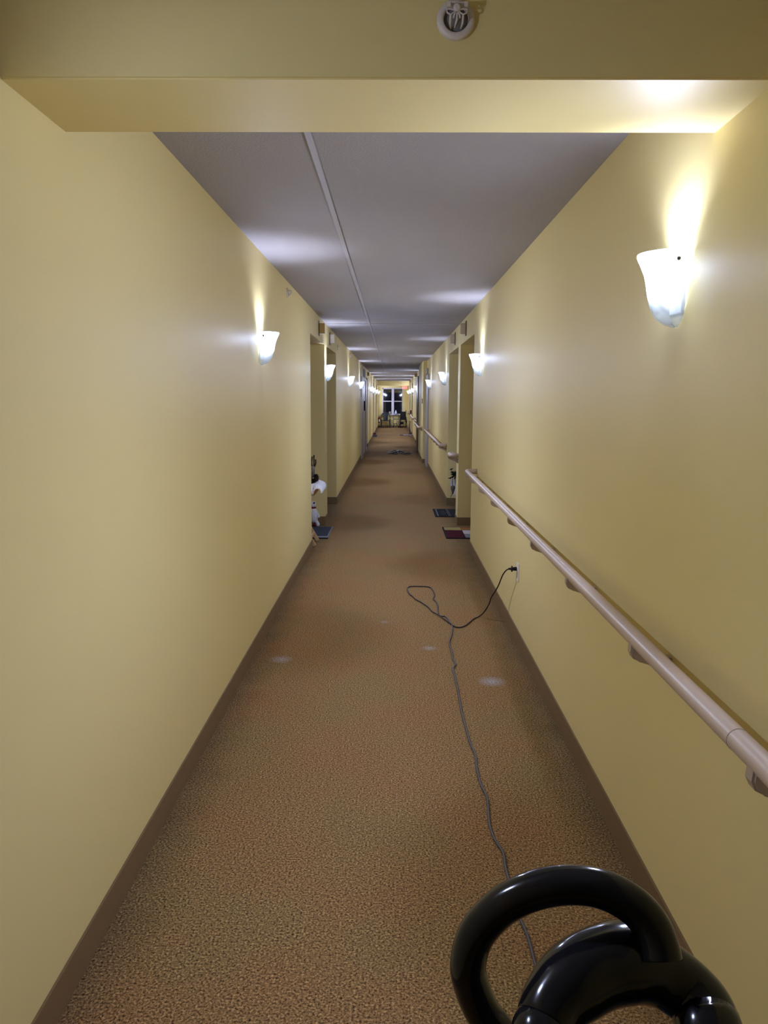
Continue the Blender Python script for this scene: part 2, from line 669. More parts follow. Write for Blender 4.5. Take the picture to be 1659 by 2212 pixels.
# ------------------------------------------------------------------ wall sconces
def sconce_profile():
    # height above the tip, projection from the wall, half width along the wall
    return [(0.000, 0.014, 0.010), (0.006, 0.034, 0.026), (0.016, 0.052, 0.040), (0.032, 0.066, 0.052),
            (0.055, 0.077, 0.061), (0.085, 0.084, 0.067), (0.115, 0.089, 0.070), (0.140, 0.095, 0.075),
            (0.162, 0.104, 0.083), (0.180, 0.113, 0.091), (0.190, 0.117, 0.095), (0.195, 0.116, 0.094)]


def make_sconce():
    root = thing('wall_sconce', '', 'wall light', (0, 0, 0), 0, 'corridor wall sconces')
    GAP = 0.003
    bm = bmesh.new()
    K = 20
    outer, inner = [], []
    for (h, p, w) in sconce_profile():
        ro, ri = [], []
        for k in range(K + 1):
            th = -PI / 2 + PI * k / K
            c, s = math.cos(th), math.sin(th)
            ro.append(bm.verts.new((GAP + (p - GAP) * abs(c) ** 0.9, w * s, h)))
            t = 0.0035
            hh = h if h > 0.19 else h + t
            ri.append(bm.verts.new((GAP + max(p - GAP - t, 0.0005) * abs(c) ** 0.9, max(w - t, 0.001) * s, hh)))
        outer.append(ro)
        inner.append(ri)
    n = len(outer)
    for i in range(n - 1):
        for k in range(K):
            f = bm.faces.new((outer[i][k], outer[i][k + 1], outer[i + 1][k + 1], outer[i + 1][k]))
            f.smooth = True
            f = bm.faces.new((inner[i][k], inner[i + 1][k], inner[i + 1][k + 1], inner[i][k + 1]))
            f.smooth = True
        bm.faces.new((outer[i][0], outer[i + 1][0], inner[i + 1][0], inner[i][0]))
        bm.faces.new((outer[i][K], inner[i][K], inner[i + 1][K], outer[i + 1][K]))
    for k in range(K):
        bm.faces.new((outer[n - 1][k], outer[n - 1][k + 1], inner[n - 1][k + 1], inner[n - 1][k]))
        bm.faces.new((outer[0][k], inner[0][k], inner[0][k + 1], outer[0][k + 1]))
    obj('glass_shade', bm, FROST, root)
    bm = rbox(0.0, 0.009, -0.045, 0.045, 0.035, 0.165, 0.003)
    obj('back_plate', bm, PLATE, root)
    for s in (-1, 1):
        bm = bmesh.new()
        lathe(bm, [(0.0045, 0.0), (0.006, 0.004), (0.0045, 0.009), (0.001, 0.011)], 0.036, 0, 0.170, 12, 'Y')
        for v in bm.verts:
            v.co.y = s * (0.079 + v.co.y)
        obj('knob', bm, BRASS, root)
    bm = bmesh.new()
    lathe(bm, [(0.010, 0.085), (0.021, 0.095), (0.022, 0.116), (0.018, 0.120)], 0.052, 0, 0, 14)
    tube(bm, [(0.008, 0, 0.10), (0.045, 0, 0.10)], 0.006, 8)
    obj('lamp_socket', bm, PLATE, root)
    ld = bpy.data.lights.new('bulb', 'POINT')
    ld.energy = LAMP_POWER
    ld.color = LAMP_COLOR
    ld.shadow_soft_size = 0.022
    ld.use_nodes = True
    nt = ld.node_tree
    em = [n_ for n_ in nt.nodes if n_.type == 'EMISSION'][0]
    tc = nt.nodes.new('ShaderNodeTexCoord')
    sp = nt.nodes.new('ShaderNodeSeparateXYZ')
    nt.links.new(tc.outputs['Normal'], sp.inputs[0])
    # the bulb stands on its base and throws its light up and out into the corridor
    def ramp(sock, lo_, hi_, v0, v1):
        q = nt.nodes.new('ShaderNodeMapRange')
        q.interpolation_type = 'SMOOTHSTEP'
        q.inputs['From Min'].default_value = lo_
        q.inputs['From Max'].default_value = hi_
        q.inputs['To Min'].default_value = v0
        q.inputs['To Max'].default_value = v1
        nt.links.new(sock, q.inputs['Value'])
        return q.outputs['Result']

    def op(kind, a_, b__):
        q = nt.nodes.new('ShaderNodeMath')
        q.operation = kind
        nt.links.new(a_, q.inputs[0])
        nt.links.new(b__, q.inputs[1])
        return q.outputs[0]
    out_w = ramp(sp.outputs['X'], -0.15, 0.35, SIDE_FACTOR, 1.0)
    down_w = ramp(sp.outputs['Z'], -0.98, -0.90, DOWN_FACTOR, 1.0)
    up_w = ramp(sp.outputs['Z'], 0.46, 0.86, 0.0, UP_FACTOR)
    cap_w = ramp(sp.outputs['Z'], 0.08, 0.72, 1.0, 0.0)
    low_w = ramp(sp.outputs['Z'], -0.65, -0.10, LOW_GAIN, 1.0)
    base_w = op('MULTIPLY', op('MULTIPLY', op('MULTIPLY', out_w, down_w), cap_w), low_w)
    nt.links.new(op('ADD', base_w, up_w), em.inputs['Strength'])
    lo = bpy.data.objects.new('bulb', ld)
    C.objects.link(lo)
    lo.parent = root
    lo.location = (0.055, 0, 0.160)
    return root


ZS = 1.712
sc0 = make_sconce()
SCONCES = [
    ('R', 2.19, 'large near frosted glass wall sconce above the handrail, nearest on the right wall'),
    ('R', 6.95, 'lit frosted wall sconce just before the first recess on the right wall'),
    ('R', 11.65, 'dimmer frosted wall sconce just past the second recess on the right wall'),
    ('R', 16.3, 'frosted wall sconce beside the pier on the right, next after the recesses'),
    ('R', 24.4, 'glowing wall sconce just past the open brown door on the right wall'),
    ('R', 30.0, 'second glowing wall sconce past the brown door on the right wall'),
    ('R', 34.3, 'third glowing wall sconce past the brown door, above the red alarm station'),
    ('R', 38.85, 'last glowing wall sconce on the right, beside the dark end window'),
    ('L', 4.78, 'nearest frosted wall sconce on the left wall, glowing on bare yellow wall'),
    ('L', 9.35, 'frosted wall sconce on the narrow pier between the two left recesses'),
    ('L', 14.05, 'frosted wall sconce on the left wall, first after the two recesses'),
    ('L', 18.55, 'frosted wall sconce just before the grey double door on the left'),
    ('L', 26.9, 'glowing wall sconce on the left, first past the grey double door'),
    ('L', 30.2, 'glowing wall sconce far down the left wall, just before the navy mat'),
    ('L', 35.2, 'glowing wall sconce far down the left wall, just past the navy mat'),
    ('L', 0.85, 'added dim wall sconce, unseen beside the camera on the left wall, lighting the near beam'),  # added out of view to brighten the near face of the beam
    ('L', 40.4, 'last wall sconce on the left, above the red fire extinguisher'),
]
for i, (sd, y, lab) in enumerate(SCONCES):
    x, rz = (XL, 0.0) if sd == 'L' else (XR, PI)
    if i == 0:
        sc0.location = (x, y, ZS)
        sc0.rotation_euler = (0, 0, rz)
        sc0['label'] = lab
    else:
        r = dup(sc0, (x, y, ZS), rz, lab)
        dim = {11.65: 0.55, 16.3: 0.55, 0.85: 0.33}.get(y)
        if dim:                                       # two visibly weaker lamps, and the added unseen one by the camera
            for ch in r.children:
                if ch.type == 'LIGHT':
                    ch.data = ch.data.copy()
                    ch.data.energy *= dim

# ------------------------------------------------------------------ handrails
RX, RZ, RR = 0.690, 0.845, 0.0235


def bracket_bm(x_wall, x_rail, y, z):
    """Curved bracket under the rail: wall foot, belly and neck as a slab 3.5 cm wide."""
    d = x_wall - x_rail
    prof = [(-0.022, -0.008), (-0.024, -0.030), (-0.016, -0.047), (0.0, -0.055), (0.25 * d, -0.062), (0.55 * d, -0.074),
            (0.8 * d, -0.088), (d, -0.10), (d, -0.045), (0.7 * d, -0.040), (0.45 * d, -0.034), (0.25 * d, -0.024), (0.018, -0.012)]
    b = bmesh.new()
    w = 0.018
    A = [b.verts.new((x_rail + p[0], y - w, z + p[1])) for p in prof]
    B = [b.verts.new((x_rail + p[0], y + w, z + p[1])) for p in prof]
    b.faces.new(A)
    b.faces.new(B[::-1])
    n = len(prof)
    for i in range(n):
        b.faces.new((A[i], B[i], B[(i + 1) % n], A[(i + 1) % n]))
    bmesh.ops.bevel(b, geom=[e for e in b.edges if abs(e.verts[0].co.y - e.verts[1].co.y) < 1e-6], offset=0.005,
                    segments=2, affect='EDGES')
    return b


def handrail(label, xw, y0, y1, brackets, far_ret=True, near_ret=True, joints=()):
    xr = xw - (XR - RX)
    root = thing('handrail', label, 'handrail', (0, 0, 0), 0, 'corridor handrails')
    b = bmesh.new()
    pts = []
    if near_ret:
        pts += [(xw, y0, RZ), (xr + 0.03, y0, RZ), (xr + 0.009, y0 + 0.009, RZ), (xr, y0 + 0.03, RZ)]
    else:
        pts += [(xr, y0, RZ)]
    n = max(2, int((y1 - y0) / 0.5))
    for i in range(1, n):
        pts.append((xr, y0 + 0.04 + (y1 - y0 - 0.08) * i / n, RZ))
    if far_ret:
        pts += [(xr, y1 - 0.03, RZ), (xr + 0.009, y1 - 0.009, RZ), (xr + 0.03, y1, RZ), (xw, y1, RZ)]
    else:
        pts += [(xr, y1, RZ)]
    tube(b, pts, RR, 20)
    obj('rail', b, RAIL, root)
    for y in brackets:
        obj('bracket', bracket_bm(xw, xr, y, RZ), RAILB, root)
    for y in joints:
        b = bmesh.new()
        tube(b, [(xr, y - 0.0012, RZ), (xr, y + 0.0012, RZ)], RR + 0.0006, 24)
        obj('joint_ring', b, RAILB, root)
    return root


handrail('long beige handrail above the power outlet on the near right wall', XR, -3.0, 7.17,
         [-2.6, -1.85, -1.0, -0.15, 0.6, 1.354, 2.087, 2.894, 3.666, 4.43, 5.205, 5.947, 6.687, 7.10], True, True, (1.455,))
handrail('very short beige handrail on the narrow pier between the right recesses', XR, 9.225, 9.475, [9.31, 9.42])
handrail('handrail beyond the right recesses, ending before the grey door frame', XR, 11.25, 16.9,
         [11.35, 12.1, 12.9, 13.7, 14.5, 15.3, 16.1, 16.8])
handrail('handrail on the projecting pier before the open brown door', PX, 18.42, 21.4, [18.55, 19.4, 20.3, 21.25])
handrail('handrail just beyond the open brown door on the right', XR, 22.85, 25.15, [23.0, 24.1, 25.0])
handrail('handrail on the right before the far recess with the pale rug', XR, 26.95, 31.5, [27.1, 28.2, 29.3, 30.4, 31.35])
handrail('farthest handrail on the right, ending near the wheelchair', XR, 36.55, 40.0, [36.7, 37.7, 38.7, 39.8])

# ------------------------------------------------------------------ power outlet, cord
t = thing('power_outlet', 'white wall outlet plate with a black plug, under the long handrail', 'outlet', (XR, 4.69, 0.45))
bm = rbox(-0.006, 0.0, -0.036, 0.036, -0.058, 0.058, 0.003)
obj('cover_plate', bm, WHITE, t)
for dz in (-0.02, 0.02):
    bm = bmesh.new()
    lathe(bm, [(0.016, 0.0), (0.016, 0.003), (0.014, 0.0035)], 0, 0, 0, 20, 'X')
    for v in bm.verts:
        v.co.x = -0.006 - v.co.x
        v.co.z += dz
    obj('receptacle', bm, WHITE, t)

CORD = [(0.739,4.690,0.468),(0.728,4.700,0.466),(0.716,4.730,0.452),(0.706,4.790,0.413),(0.701,4.850,0.366),(0.698,4.915,0.315),(0.686,4.980,0.255),(0.668,5.045,0.195),(0.661,5.110,0.127),(0.637,5.180,0.052),(0.611,5.235,0.006),(0.565,5.171,0.006),(0.514,5.051,0.006),(0.475,4.985,0.006),(0.436,4.971,0.006),(0.412,5.013,0.006),(0.376,5.114,0.007),(0.323,5.258,0.011),(0.288,5.355,0.006),(0.264,5.473,0.006),(0.216,5.608,0.006),(0.181,5.681,0.006),(0.159,5.777,0.006),(0.138,5.833,0.006),(0.122,5.988,0.006),(0.133,6.074,0.006),(0.180,6.098,0.006),(0.297,6.080,0.006),(0.324,5.971,0.006),(0.330,5.828,0.006),(0.314,5.706,0.006),(0.331,5.622,0.006),(0.337,5.509,0.006),(0.331,5.357,0.004),(0.340,5.252,0.004),(0.373,5.234,0.005),(0.388,5.173,0.006),(0.394,5.095,0.006),(0.406,5.002,0.004),(0.386,4.807,0.006),(0.359,4.640,0.006),(0.362,4.475,0.006),(0.360,4.341,0.006),(0.367,4.246,0.006),(0.348,4.176,0.006),(0.348,4.066,0.006),(0.348,3.868,0.006),(0.346,3.741,0.006),(0.343,3.582,0.006),(0.346,3.415,0.006),(0.350,3.239,0.006),(0.362,3.096,0.006),(0.355,3.012,0.006),(0.356,2.862,0.006),(0.369,2.750,0.006),(0.361,2.651,0.006),(0.355,2.546,0.006),(0.363,2.461,0.006),(0.379,2.394,0.006),(0.376,2.318,0.006),(0.376,2.257,0.006),(0.377,2.167,0.006),(0.380,2.077,0.006),(0.391,1.996,0.006),(0.393,1.893,0.006),(0.392,1.817,0.006),(0.375,1.695,0.006),(0.35,1.5,0.006),(0.31,1.32,0.01),(0.265,1.17,0.05),(0.25,1.092,0.12)]
t = thing('floor_cord', 'long black cord plugged into the near wall outlet and trailing along the carpet', 'cord')  # power cord of the carpet cleaning machine
bm = bmesh.new()
tube(bm, spline(CORD[:36], 4), 0.0042, 8)
obj('cord_jacket', bm, RUBBER, t)
bm = bmesh.new()
tube(bm, spline(CORD[35:], 4), 0.0046, 8)
o = obj('cord_jacket', bm, CORDG, t)
o['label'] = 'greyer near half of the cord'
bm = bmesh.new()
lathe(bm, [(0.009, 0.0), (0.013, 0.002), (0.012, 0.014), (0.0105, 0.022), (0.0105, 0.026), (0.019, 0.027), (0.019, 0.033), (0.008, 0.034), (0.006, 0.052)],
      0, 0, 0, 16, 'X')
for v in bm.verts:
    v.co = Vector((XR - 0.0095 - v.co.x, 4.69 + v.co.y, 0.47 + v.co.z))
obj('plug', bm, BLACKM, t)

FAR = [(-0.157,21.200,0.006),(-0.139,21.746,0.006),(-0.081,22.324,0.006),(0.015,22.630,0.006),(0.084,22.508,0.006),(0.127,21.930,0.006),(0.118,21.377,0.006),(0.069,21.144,0.006),(-0.006,21.175,0.006),(-0.082,21.344,0.016),(0.015,21.760,0.016),(0.060,22.046,0.016),(0.109,21.768,0.018),(0.147,22.514,0.02),(0.183,22.057,0.02),(0.239,22.038,0.02),(0.319,21.747,0.012),(0.345,21.630,0.006),(0.459,21.839,0.006),(0.496,21.526,0.006),(0.439,21.405,0.006),(0.331,21.473,0.014),(0.253,21.312,0.02),(0.180,21.616,0.026),(0.300,21.164,0.02),(0.362,21.020,0.006),(0.454,21.103,0.006)]
bm = bmesh.new()
tube(bm, spline(FAR, 5), 0.011, 8)
tube(bm, spline([(p[0] * 0.85 + 0.03, p[1] * 0.9 + 2.15, p[2] + 0.012) for p in FAR[:17]], 5), 0.011, 8)
tag(obj('floor_cord', bm, CORDT), 'tangled dark extension cord lying on the carpet far down the corridor', 'cord')

# ------------------------------------------------------------------ carpet cleaning machine (black glossy handle)
LOOP = [(0.0961,0.6070,0.9591),(0.0819,0.6056,0.9802),(0.0715,0.6050,1.0064),(0.0682,0.6039,1.0288),(0.0746,0.6037,1.0562),(0.0923,0.6031,1.0800),(0.1107,0.6011,1.0945),(0.1305,0.5984,1.1042),(0.1518,0.5951,1.1095),(0.1729,0.5911,1.1098),(0.1903,0.5863,1.1053),(0.2051,0.5808,1.0967),(0.2146,0.5750,1.0855),(0.2190,0.5690,1.0738),(0.2200,0.5634,1.0654)]
ARCH = [(0.1190,0.5344,1.0134,0.0238),(0.1241,0.5457,1.0211,0.0242),(0.1333,0.5573,1.0309,0.0262),(0.1504,0.5689,1.0397,0.0300),(0.1747,0.5798,1.0452,0.0310),(0.2016,0.5853,1.0462,0.0315),(0.2273,0.5844,1.0376,0.0270),(0.2459,0.5784,1.0277,0.0254),(0.2547,0.5675,1.0221,0.0250),(0.2556,0.5567,1.0170,0.0262),(0.2540,0.5458,1.0122,0.0266)]
t = thing('carpet_cleaning_machine', 'black glossy looped handle of an upright carpet machine in the near right corner', 'cleaning machine', (0, 0, 0))
bm = bmesh.new()
tube(bm, spline([(0.118, 0.600, 0.925)] + LOOP, 5), 0.0158, 24)
obj('grip_loop', bm, BLACK, t)
bm = bmesh.new()
AP = [(0.128, 0.505, 0.965, 0.026)] + ARCH + [(0.245, 0.515, 0.975, 0.027)]
sp = spline([a[:3] for a in AP], 5)
rr = spline([(a[3], 0, 0) for a in AP], 5)
tube(bm, sp, [v.x for v in rr], 24)
obj('handle_arch', bm, BLACK, t)
bm = rbox(0.09, 0.285, 0.43, 0.565, 0.80, 0.965, 0.02, 3)
obj('console', bm, BLACKM, t)
bm = bmesh.new()
tube(bm, [(0.13, 0.50, 0.84), (0.12, 0.72, 0.33)], 0.018, 14)
tube(bm, [(0.245, 0.50, 0.84), (0.255, 0.72, 0.33)], 0.018, 14)
obj('handle_post', bm, BLACKM, t)
bm = rbox(0.02, 0.36, 0.42, 1.08, 0.06, 0.36, 0.04, 3)
obj('body', bm, BLACKM, t)
for (x, y) in ((0.0, 0.55), (0.355, 0.55), (0.0, 0.95), (0.355, 0.95)):
    bm = bmesh.new()
    lathe(bm, [(0.02, 0.0), (0.075, 0.002), (0.08, 0.01), (0.075, 0.02), (0.02, 0.022)], x, y, 0.08, 20, 'X')
    obj('wheel', bm, BLACKM, t)

# ------------------------------------------------------------------ fire sprinkler on the beam
def sprinkler(label, loc, rz, big=False):
    t = thing('sprinkler', label, 'sprinkler', loc, rz, 'sidewall sprinklers')
    # local -Y points out of the wall
    b = bmesh.new()
    prof = [(0.0385, 0.0), (0.0385, 0.006), (0.036, 0.010), (0.029, 0.012), (0.0255, 0.011)]
    rings = []
    for (r, h) in prof + [(0.0245, 0.003)]:
        rings.append([b.verts.new((r * math.cos(a * PI / 16), -h, r * math.sin(a * PI / 16))) for a in range(32)])
    for i in range(len(rings) - 1):
        for k in range(32):
            f = b.faces.new((rings[i][k], rings[i][(k + 1) % 32], rings[i + 1][(k + 1) % 32], rings[i + 1][k]))
            f.smooth = True
    obj('escutcheon', b, SPRW, t)
    b = bmesh.new()
    lathe(b, [(0.0245, 0.0), (0.0245, 0.0032), (0.004, 0.0034)], 0, 0, 0, 32, 'Y')
    for v in b.verts:
        v.co.y *= -1
    obj('cup', b, SPRCUP, t)
    b = bmesh.new()
    # horizontal deflector plate above, with two lugs
    bx(b, -0.020, 0.021, -0.034, -0.004, 0.0185, 0.0200)
    bx(b, -0.020, -0.013, -0.036, -0.030, 0.0110, 0.0200)
    bx(b, 0.0145, 0.021, -0.036, -0.030, 0.0110, 0.0200)
    obj('deflector', b, SPRW, t)
    b = bmesh.new()
    lathe(b, [(0.0075, 0.0), (0.0075, 0.004), (0.0035, 0.0045)], 0.0, 0, 0.0105, 16, 'Y')
    for v in b.verts:
        v.co.y = -0.030 - v.co.y
    # frame arms looping out to both sides
    arm = [(0.004, 0.006), (0.013, 0.0085), (0.0205, 0.0075), (0.0195, 0.0015), (0.0125, -0.002), (0.006, 0.002)]
    for s in (-1, 1):
        tube(b, [(s * x, -0.031, z) for (x, z) in arm], 0.0017, 8, closed=True)
        tube(b, [(s * 0.0125, -0.031, -0.002), (s * 0.0125, -0.020, -0.012), (s * 0.010, -0.006, -0.017)], 0.0022, 8)
        tube(b, [(s * 0.002, -0.031, 0.003), (s * 0.0055, -0.031, -0.003), (s * 0.0065, -0.030, -0.008)], 0.0018, 8)
    fa = obj('frame_arm', b, SPRW, t)
    b = bmesh.new()
    tube(b, [(0.0, -0.030, 0.002), (0.0005, -0.024, -0.008), (-0.003, -0.012, -0.018)], [0.0022, 0.0022, 0.0016], 10)
    obj('bulb', b, SPRW, fa)
    return t


SP0 = sprinkler('round fire sprinkler on the near face of the ceiling beam overhead', (0.121, 1.6915, 2.272), 0)
dup(SP0, (XL, 6.03, 2.305), PI / 2, 'small fire sprinkler sticking out of the bare left wall past the first sconce')
dup(SP0, (XL, 11.35, 2.245), PI / 2, 'small fire sprinkler beside the off-white call box on the left wall')
dup(SP0, (XL, 14.6, 2.30), PI / 2, 'small fire sprinkler high on the left wall past both recesses')
dup(SP0, (XL, 19.1, 2.30), PI / 2, 'small fire sprinkler high on the left wall above the grey double door')

# ------------------------------------------------------------------ call boxes over the recess heads
def call_box(label, x, y, z, s, m, proj=0.062):
    t = thing('call_box', label, 'call box', (x, y, z), 0, 'call boxes over the doors')
    a, b_ = sorted((0.0, s * 0.006))
    obj('back_plate', rbox(a, b_, -0.05, 0.05, -0.078, 0.082, 0.002, 1), BRASS, t)
    a, b_ = sorted((s * 0.006, s * proj))
    obj('lens', rbox(a, b_, -0.035, 0.035, -0.055, 0.055, 0.003, 1), m, t)
    return t


call_box('amber brown call box above the first left recess', XL, 8.56, 2.265, 1, AMBER)
call_box('off-white call box above the second left recess', XL, 10.0, 2.262, 1, OFFW)
call_box('tan call box above the nearer right recess', XR, 8.56, 2.27, -1, TANBOX)
call_box('tan call box above the farther of the two right recesses', XR, 10.05, 2.274, -1, TANBOX)
call_box('dark call box far along the left wall past the grey door', XL, 24.2, 2.27, 1, AMBER)
call_box('dark call box on the right wall past the open brown door', XR, 26.1, 2.30, -1, AMBER, 0.08)
call_box('dark call box farthest along the right wall near the end beam', XR, 34.97, 2.29, -1, AMBER, 0.08)

# small plates
bm = rbox(XL, XL + 0.012, 18.95, 19.13, 1.43, 1.54, 0.003)
tag(obj('light_switch', bm, DOORG), 'small grey switch plate on the left wall before the double door', 'switch')
bm = rbox(PX - 0.02, PX, 18.5, 18.62, 1.40, 1.52, 0.004)
tag(obj('thermostat', bm, BEIGE), 'small beige thermostat on the projecting right pier', 'thermostat')

# ------------------------------------------------------------------ left recess: tray table with winter decorations
t = thing('tray_table', 'folding wooden tray table draped in white batting in the first left recess', 'table', (-0.985, 7.96, 0))
bm = rbox(-0.195, 0.195, -0.24, 0.24, 0.590, 0.610, 0.006)
obj('tabletop', bm, WOOD, t)
bm = bmesh.new()
bx(bm, 0.172, 0.187, -0.225, 0.225, 0.535, 0.590)
bx(bm, -0.187, -0.172, -0.225, 0.225, 0.535, 0.590)
bx(bm, -0.172, 0.172, -0.225, -0.210, 0.535, 0.590)
bx(bm, -0.172, 0.172, 0.210, 0.225, 0.535, 0.590)
obj('apron', bm, WOOD, t)
for y in (-0.185, 0.125):
    for s in (-1, 1):
        bm = bmesh.new()
        yo = y + (0.012 if s > 0 else -0.012)
        p0 = Vector((s * 0.185, yo, 0.012))
        p1 = Vector((-s * 0.150, yo, 0.588))
        d = (p1 - p0).normalized()
        nrm = Vector((d.z, 0, -d.x)) * 0.017
        wy = Vector((0, 0.011, 0))
        vs = []
        for p in (p0, p1):
            for (a, b_) in ((-1, -1), (1, -1), (1, 1), (-1, 1)):
                vs.append(bm.verts.new(p + nrm * a + wy * b_))
        for f in ((0, 1, 2, 3), (7, 6, 5, 4), (0, 4, 5, 1), (1, 5, 6, 2), (2, 6, 7, 3), (3, 7, 4, 0)):
            bm.faces.new([vs[i] for i in f])
        lo = min(v.co.z for v in bm.verts)
        for v in bm.verts:
            v.co.z -= lo if v.co.z < 0.1 else 0
        obj('leg', bm, WOOD, t)
bm = rbox(0.128, 0.150, -0.185, 0.125, 0.075, 0.105, 0.004)
obj('stretcher', bm, WOOD, t)
bm = rbox(-0.150, -0.128, -0.185, 0.125, 0.075, 0.105, 0.004)
obj('stretcher', bm, WOOD, t)

# batting: a soft sheet over the top that hangs over the corridor edge
random.seed(4)
bm = bmesh.new()
nx, ny = 26, 24
grid = []
for i in range(nx + 1):
    row = []
    u = i / nx
    for j in range(ny + 1):
        v = j / ny
        x = -1.18 + 0.415 * min(u / 0.82, 1.0)
        z = 0.6125
        y = 7.705 + 0.51 * v
        lump = abs(0.010 * math.sin(u * 17 + v * 5) * math.sin(v * 14 + 1)) + random.uniform(0, 0.006)
        z += lump + 0.020 * math.exp(-((u - 0.74) / 0.07) ** 2) * (0.5 + 0.5 * math.sin(v * 9 + 1.2))
        if u > 0.82:
            k = (u - 0.82) / 0.18
            x = -0.765 + 0.030 * math.sin(k * PI * 0.62)
            z -= (0.058 + 0.006 * math.sin(v * 10 + 0.5)) * k ** 1.5
        if j == 0:
            y -= 0.012
            z = min(z, 0.602) - 0.10 * math.exp(-((u - 0.725) / 0.03) ** 2)
        row.append(bm.verts.new((x, y, z)))
    grid.append(row)
for i in range(nx):
    for j in range(ny):
        f = bm.faces.new((grid[i][j], grid[i + 1][j], grid[i + 1][j + 1], grid[i][j + 1]))
        f.smooth = True
o = obj('snow_batting', bm, CLOTH)
sd = o.modifiers.new('thick', 'SOLIDIFY')
sd.thickness = 0.022
sd.offset = 1.0
ss = o.modifiers.new('sub', 'SUBSURF')
ss.levels = ss.render_levels = 1
tag(o, 'fluffy white batting laid over the wooden tray table', 'cloth')


def pine_cone(loc, h, r, label):
    b = bmesh.new()
    rows = 8
    lathe(b, [(0.2 * r, 0.0), (0.6 * r, 0.12 * h), (0.75 * r, 0.4 * h), (0.5 * r, 0.8 * h), (0.15 * r, 0.98 * h)], 0, 0, 0, 12)
    for i in range(rows):
        f = i / (rows - 1)
        rad = r * (0.62 + 0.5 * math.sin(PI * (0.18 + 0.62 * f)))
        if f > 0.7:
            rad *= 1.0 - 0.75 * (f - 0.7)
        z = h * (0.06 + 0.86 * f)
        for k in range(9):
            a = 2 * PI * (k + 0.5 * (i % 2)) / 9
            c, s = math.cos(a), math.sin(a)
            ta, tb = -s, c
            p0 = Vector((c * rad * 0.45, s * rad * 0.45, z))
            tip = Vector((c * rad, s * rad, z + 0.10 * h))
            w = rad * 0.30
            v = [b.verts.new(p0 + Vector((ta, tb, 0)) * w * 0.6), b.verts.new(p0 - Vector((ta, tb, 0)) * w * 0.6),
                 b.verts.new(tip - Vector((ta, tb, 0)) * w), b.verts.new(tip + Vector((ta, tb, 0)) * w),
                 b.verts.new(tip + Vector((c, s, 0.6)) * 0.18 * rad), b.verts.new(p0 + Vector((0, 0, -0.05 * h)))]
            b.faces.new((v[0], v[1], v[2], v[3]))
            b.faces.new((v[3], v[2], v[4]))
            b.faces.new((v[1], v[0], v[5]))
            b.faces.new((v[2], v[1], v[5], v[4]))
            b.faces.new((v[0], v[3], v[4], v[5]))
    o = obj('pine_cone', b, CONE)
    o.location = loc
    return tag(o, label, 'pine cone', 'pine cones on the tray table')


pine_cone((-0.808, 8.02, 0.646), 0.078, 0.031, 'upright dark pine cone nearest the corridor on the white batting')
c2 = pine_cone((-0.850, 7.84, 0.660), 0.072, 0.027, 'dark pine cone lying at the wall edge on the white batting')
c2.rotation_euler = (0.3, 1.15, 0.4)

bm = bmesh.new()
lathe(bm, [(0.0, 0.0), (0.012, 0.004), (0.014, 0.04), (0.008, 0.062), (0.002, 0.07)], -0.826, 7.93, 0.632, 12)
tag(obj('cream_candle', bm, RIBBON), 'small cream candle between the two pine cones', 'candle')

t = thing('log_ornament', 'grey bark log ornament with dark twig antlers behind the pine cones', 'ornament', (-0.852, 8.10, 0.640))
bm = bmesh.new()
tube(bm, [(0, 0, 0), (0.002, 0, 0.05), (-0.001, 0, 0.12), (0, 0, 0.165)], [0.026, 0.025, 0.026, 0.025], 14)
obj('log', bm, BARK, t)
for pts in ([(0.012, 0, 0.15), (0.018, 0, 0.19), (0.016, 0.002, 0.245), (0.019, 0, 0.28)], [(0.018, 0, 0.15), (0.034, 0, 0.185), (0.036, 0, 0.215), (0.033, 0, 0.235)],
            [(0.0, 0, 0.155), (-0.008, 0.003, 0.20), (-0.002, 0.003, 0.265)], [(-0.01, 0, 0.15), (-0.03, 0, 0.20), (-0.03, 0, 0.24)]):
    bm = bmesh.new()
    tube(bm, spline(pts, 4), 0.0075, 8)
    obj('twig_antler', bm, TWIG, t)

# plush snow figure on the floor behind the table legs
t = thing('plush_doll', 'white plush snow figure standing by the pier behind the table legs', 'doll', (-0.955, 9.06, 0.0))
bm = bmesh.new()
lathe(bm, [(0.02, 0.045), (0.055, 0.055), (0.066, 0.10), (0.060, 0.16), (0.042, 0.215), (0.030, 0.225)], 0, 0, 0, 20)
for s in (-1, 1):
    tube(bm, spline([(s * 0.02, 0, 0.09), (s * 0.045, -0.01, 0.055), (s * 0.060, -0.03, 0.036)], 4), 0.024, 12)
obj('body', bm, PLUSH, t)
bm = bmesh.new()
ball(bm, (0, 0, 0.262), 0.045, 0.043, 0.044)
head = obj('head', bm, PLUSH, t)
bm = bmesh.new()
tube(bm, spline([(0.034, -0.005, 0.20), (0.058, -0.012, 0.15), (0.072, -0.02, 0.105)], 4), [0.016] * 4 + [0.019] * 4 + [0.021], 12)
obj('arm', bm, PLUSH, t)
bm = bmesh.new()
ball(bm, (0.064, -0.045, 0.030), 0.025, 0.032, 0.028)
o = obj('foot', bm, PLUSH, t)
bm = bmesh.new()
ball(bm, (0.030, -0.045, 0.026), 0.020, 0.028, 0.025)
o = obj('foot', bm, REDC, t)
o['label'] = 'dark red foot'
bm = bmesh.new()
lathe(bm, [(0.036, 0.214), (0.042, 0.220), (0.042, 0.232), (0.034, 0.238)], 0, 0, 0, 18)
obj('scarf', bm, REDC, t)
bm = bmesh.new()
ball(bm, (0.024, -0.036, 0.285), 0.011)
obj('eye', bm, BLACKM, head)

